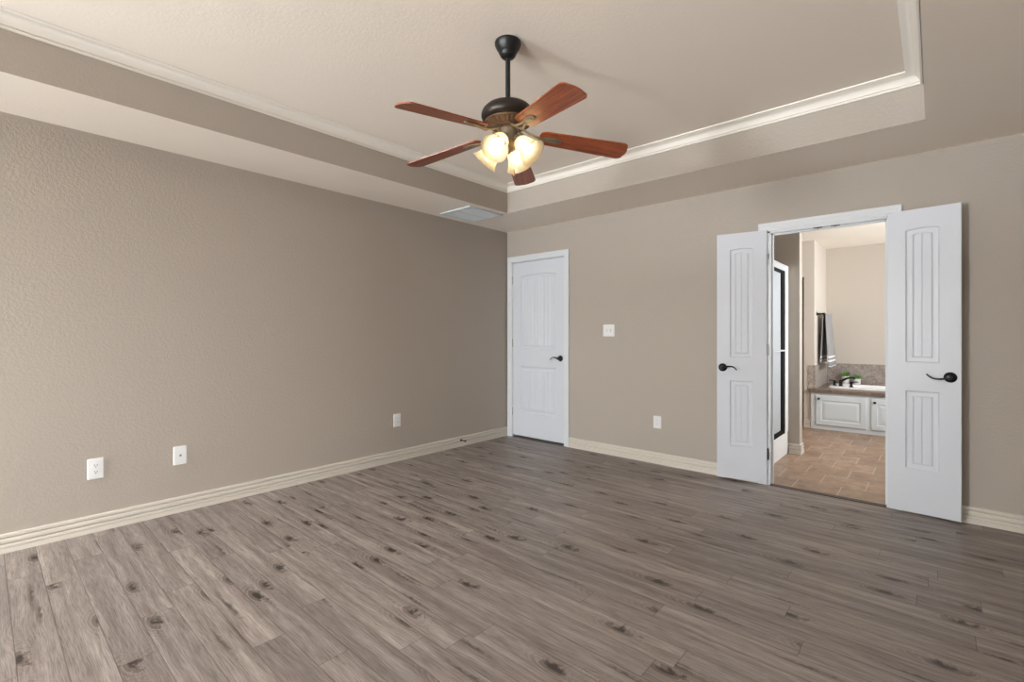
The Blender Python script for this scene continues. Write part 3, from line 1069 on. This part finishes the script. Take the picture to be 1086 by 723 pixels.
def rr(x0, x1, y0, y1, r, z, n=6):
    out = []
    for cx, cy, a0 in ((x1 - r, y1 - r, 0), (x0 + r, y1 - r, PI / 2), (x0 + r, y0 + r, PI), (x1 - r, y0 + r, 1.5 * PI)):
        out += [(cx + r * math.cos(a0 + PI / 2 * k / n), cy + r * math.sin(a0 + PI / 2 * k / n), z) for k in range(n + 1)]
    return out


tub = MB()
tub.loft([rr(TX0 + .05, TX1 - .05, TY0 + .05, TY1 - .05, 0.1, 0.515), rr(TX0, TX1, TY0, TY1, 0.06, 0.513), rr(TX0, TX1, TY0, TY1, 0.06, 0.530), rr(TX0 + .008, TX1 - .008, TY0 + .008, TY1 - .008, 0.055, 0.537),
          rr(TX0 + .22, TX1 - .09, TY0 + .09, TY1 - .06, 0.12, 0.537), rr(TX0 + .235, TX1 - .105, TY0 + .10, TY1 - .07, 0.12, 0.525),
          rr(TX0 + .29, TX1 - .2, TY0 + .13, TY1 - .10, 0.12, 0.20), rr(TX0 + .36, TX1 - .3, TY0 + .17, TY1 - .14, 0.1, 0.14)], True, False)
n_ = len(rr(0, 1, 0, 1, .1, 0))
b_ = len(tub.v) - n_
tub.f.append(tuple(range(b_, b_ + n_)))
tag(tub.build('bathtub', M['acrylic'], smooth=40), 'white drop-in bathtub set into the tiled deck', 'bathtub')

# bronze tub faucet: spout and two lever handles on the rim corner
fz = 0.537
fc = empty('tub_faucet', (2.93, 3.29, fz))
tag(fc, 'dark bronze two handle tub faucet on the rim corner', 'faucet')
spt = MB().lathe([(0, 0), (0.026, 0), (0.027, 0.006), (0.020, 0.014), (0.018, 0.05), (0.020, 0.07), (0.014, 0.085), (0, 0.088)], 20)
spt.tube([(0, 0, 0.06), (0.03, 0.002, 0.085), (0.07, 0.004, 0.108), (0.11, 0.006, 0.118), (0.14, 0.007, 0.112), (0.15, 0.007, 0.098)], [0.014, 0.014, 0.0135, 0.013, 0.012, 0.011], 12)
spt.build('spout', M['bronze'], fc, smooth=50)
for hx, hy, dx, dy in ((-0.075, 0.045, -0.045, -0.03), (0.12, -0.075, 0.055, 0.01)):
    hd = MB().lathe([(0, 0), (0.024, 0), (0.025, 0.006), (0.016, 0.016), (0.013, 0.045), (0.017, 0.058), (0.013, 0.07), (0, 0.074)], 18, Matrix.Translation((hx, hy, 0)))
    hd.tube([(hx, hy, 0.062), (hx + dx * 0.5, hy + dy * 0.5, 0.067), (hx + dx, hy + dy, 0.069), (hx + dx * 1.3, hy + dy * 1.3, 0.068)], [0.008, 0.0075, 0.0075, 0.006], 10)
    hd.build('handle', M['bronze'], fc, smooth=50)

# two small potted plants on the back ledge
for (px, py, ph, pr, lab) in ((2.928, 3.755, 0.125, 0.046, 'taller small green plant in a white pot behind the faucet spout'),
                              (3.058, 3.755, 0.098, 0.044, 'shorter small green plant in a white pot further from the towel')):
    e = empty('potted_plant', (px, py, 0.512))
    tag(e, lab, 'plant', 'potted plants on the tub ledge')
    MB().lathe([(0, 0), (pr * 0.78, 0), (pr * 0.80, 0.004), (pr * 0.97, ph - 0.006), (pr, ph - 0.003), (pr, ph), (pr * 0.92, ph), (pr * 0.88, ph - 0.012), (0, ph - 0.012)], 28).build('pot', M['pot'], e, smooth=40)
    lf = MB()
    for k in range(46):
        a = random.uniform(0, 2 * PI)
        el = random.uniform(0.75, 1.5)
        L = random.uniform(0.05, 0.085)
        base_ = Vector((random.uniform(-.6, .6) * pr, random.uniform(-.6, .6) * pr, ph - 0.012))
        dirv = Vector((math.cos(a) * math.cos(el), math.sin(a) * math.cos(el), math.sin(el)))
        sd = dirv.cross(Vector((0, 0, 1))).normalized()
        up = sd.cross(dirv)
        pts = []
        for t, wv, sag in ((0, 0.15, 0), (0.35, 1, 0.06), (0.7, 0.75, 0.02), (1, 0.03, -0.12)):
            c = base_ + dirv * (L * t) + Vector((0, 0, sag * L))
            wv *= 0.014
            pts.append([c - sd * wv, c + up * 0.0025, c + sd * wv, c - up * 0.0015])
        lf.loft(pts)
    lf.build('foliage', M['leaf'], e, smooth=60)

# towel bar and towel on the alcove pier
tb = empty('towel_bar', (XC, 3.42, 1.487))
tag(tb, 'dark bronze towel bar on the cream wall beside the tub', 'towel bar')
XB = 0.078
MB().tube([(XB, -0.285, 0), (XB, 0.285, 0)], 0.008, 12).build('bar', M['bronze'], tb, smooth=40)
for y in (-0.28, 0.28):
    MB().lathe([(0, 0), (0.025, 0), (0.025, 0.006), (0.011, 0.013), (0.010, XB - 0.01), (0.014, XB - 0.004), (0.014, XB + 0.010), (0, XB + 0.013)], 18, Matrix.Translation((0, y, 0)) @ RY).build('post', M['bronze'], tb, smooth=40)

tw = MB()
yw0, yw1 = -0.235, 0.235
LEN = 0.70
prof = []
for k in range(19):      # front leaf, from the hem up to the bar
    t = k / 18
    prof.append((0.014 + 0.045 * (1 - t) ** 1.2, -LEN * (1 - t), 1 - t))
for k in range(1, 6):
    a = PI * k / 6
    prof.append((0.013 * math.cos(a), 0.013 * math.sin(a), 0))
for k in range(1, 18):
    t = k / 17
    prof.append((-0.014 - 0.030 * t, -(LEN - 0.05) * t, t))
NY = 40
rings = []
for i in range(NY + 1):
    y = yw0 + (yw1 - yw0) * i / NY
    ring = []
    for j, (x, z, amt) in enumerate(prof):
        s = 1 if j < 19 else -1
        wv = amt * (0.016 * math.sin(y * 30 + 0.5) + 0.008 * math.sin(y * 67 + 2)) if s > 0 else amt * 0.007 * math.sin(y * 34 + 1.5)
        ring.append((x + wv, y * (1 + 0.04 * amt), z))
    rings.append(ring)
tw.loft(rings, False, False)
two = tw.build('bath_towel', M['towel'], smooth=70, loc=(XC + XB, 3.42, 1.487))
sol = two.modifiers.new('thickness', 'SOLIDIFY')
sol.thickness = 0.006
sol.offset = 0
tag(two, 'grey bath towel with pale stripes near its hem, hanging from the bronze bar', 'towel')
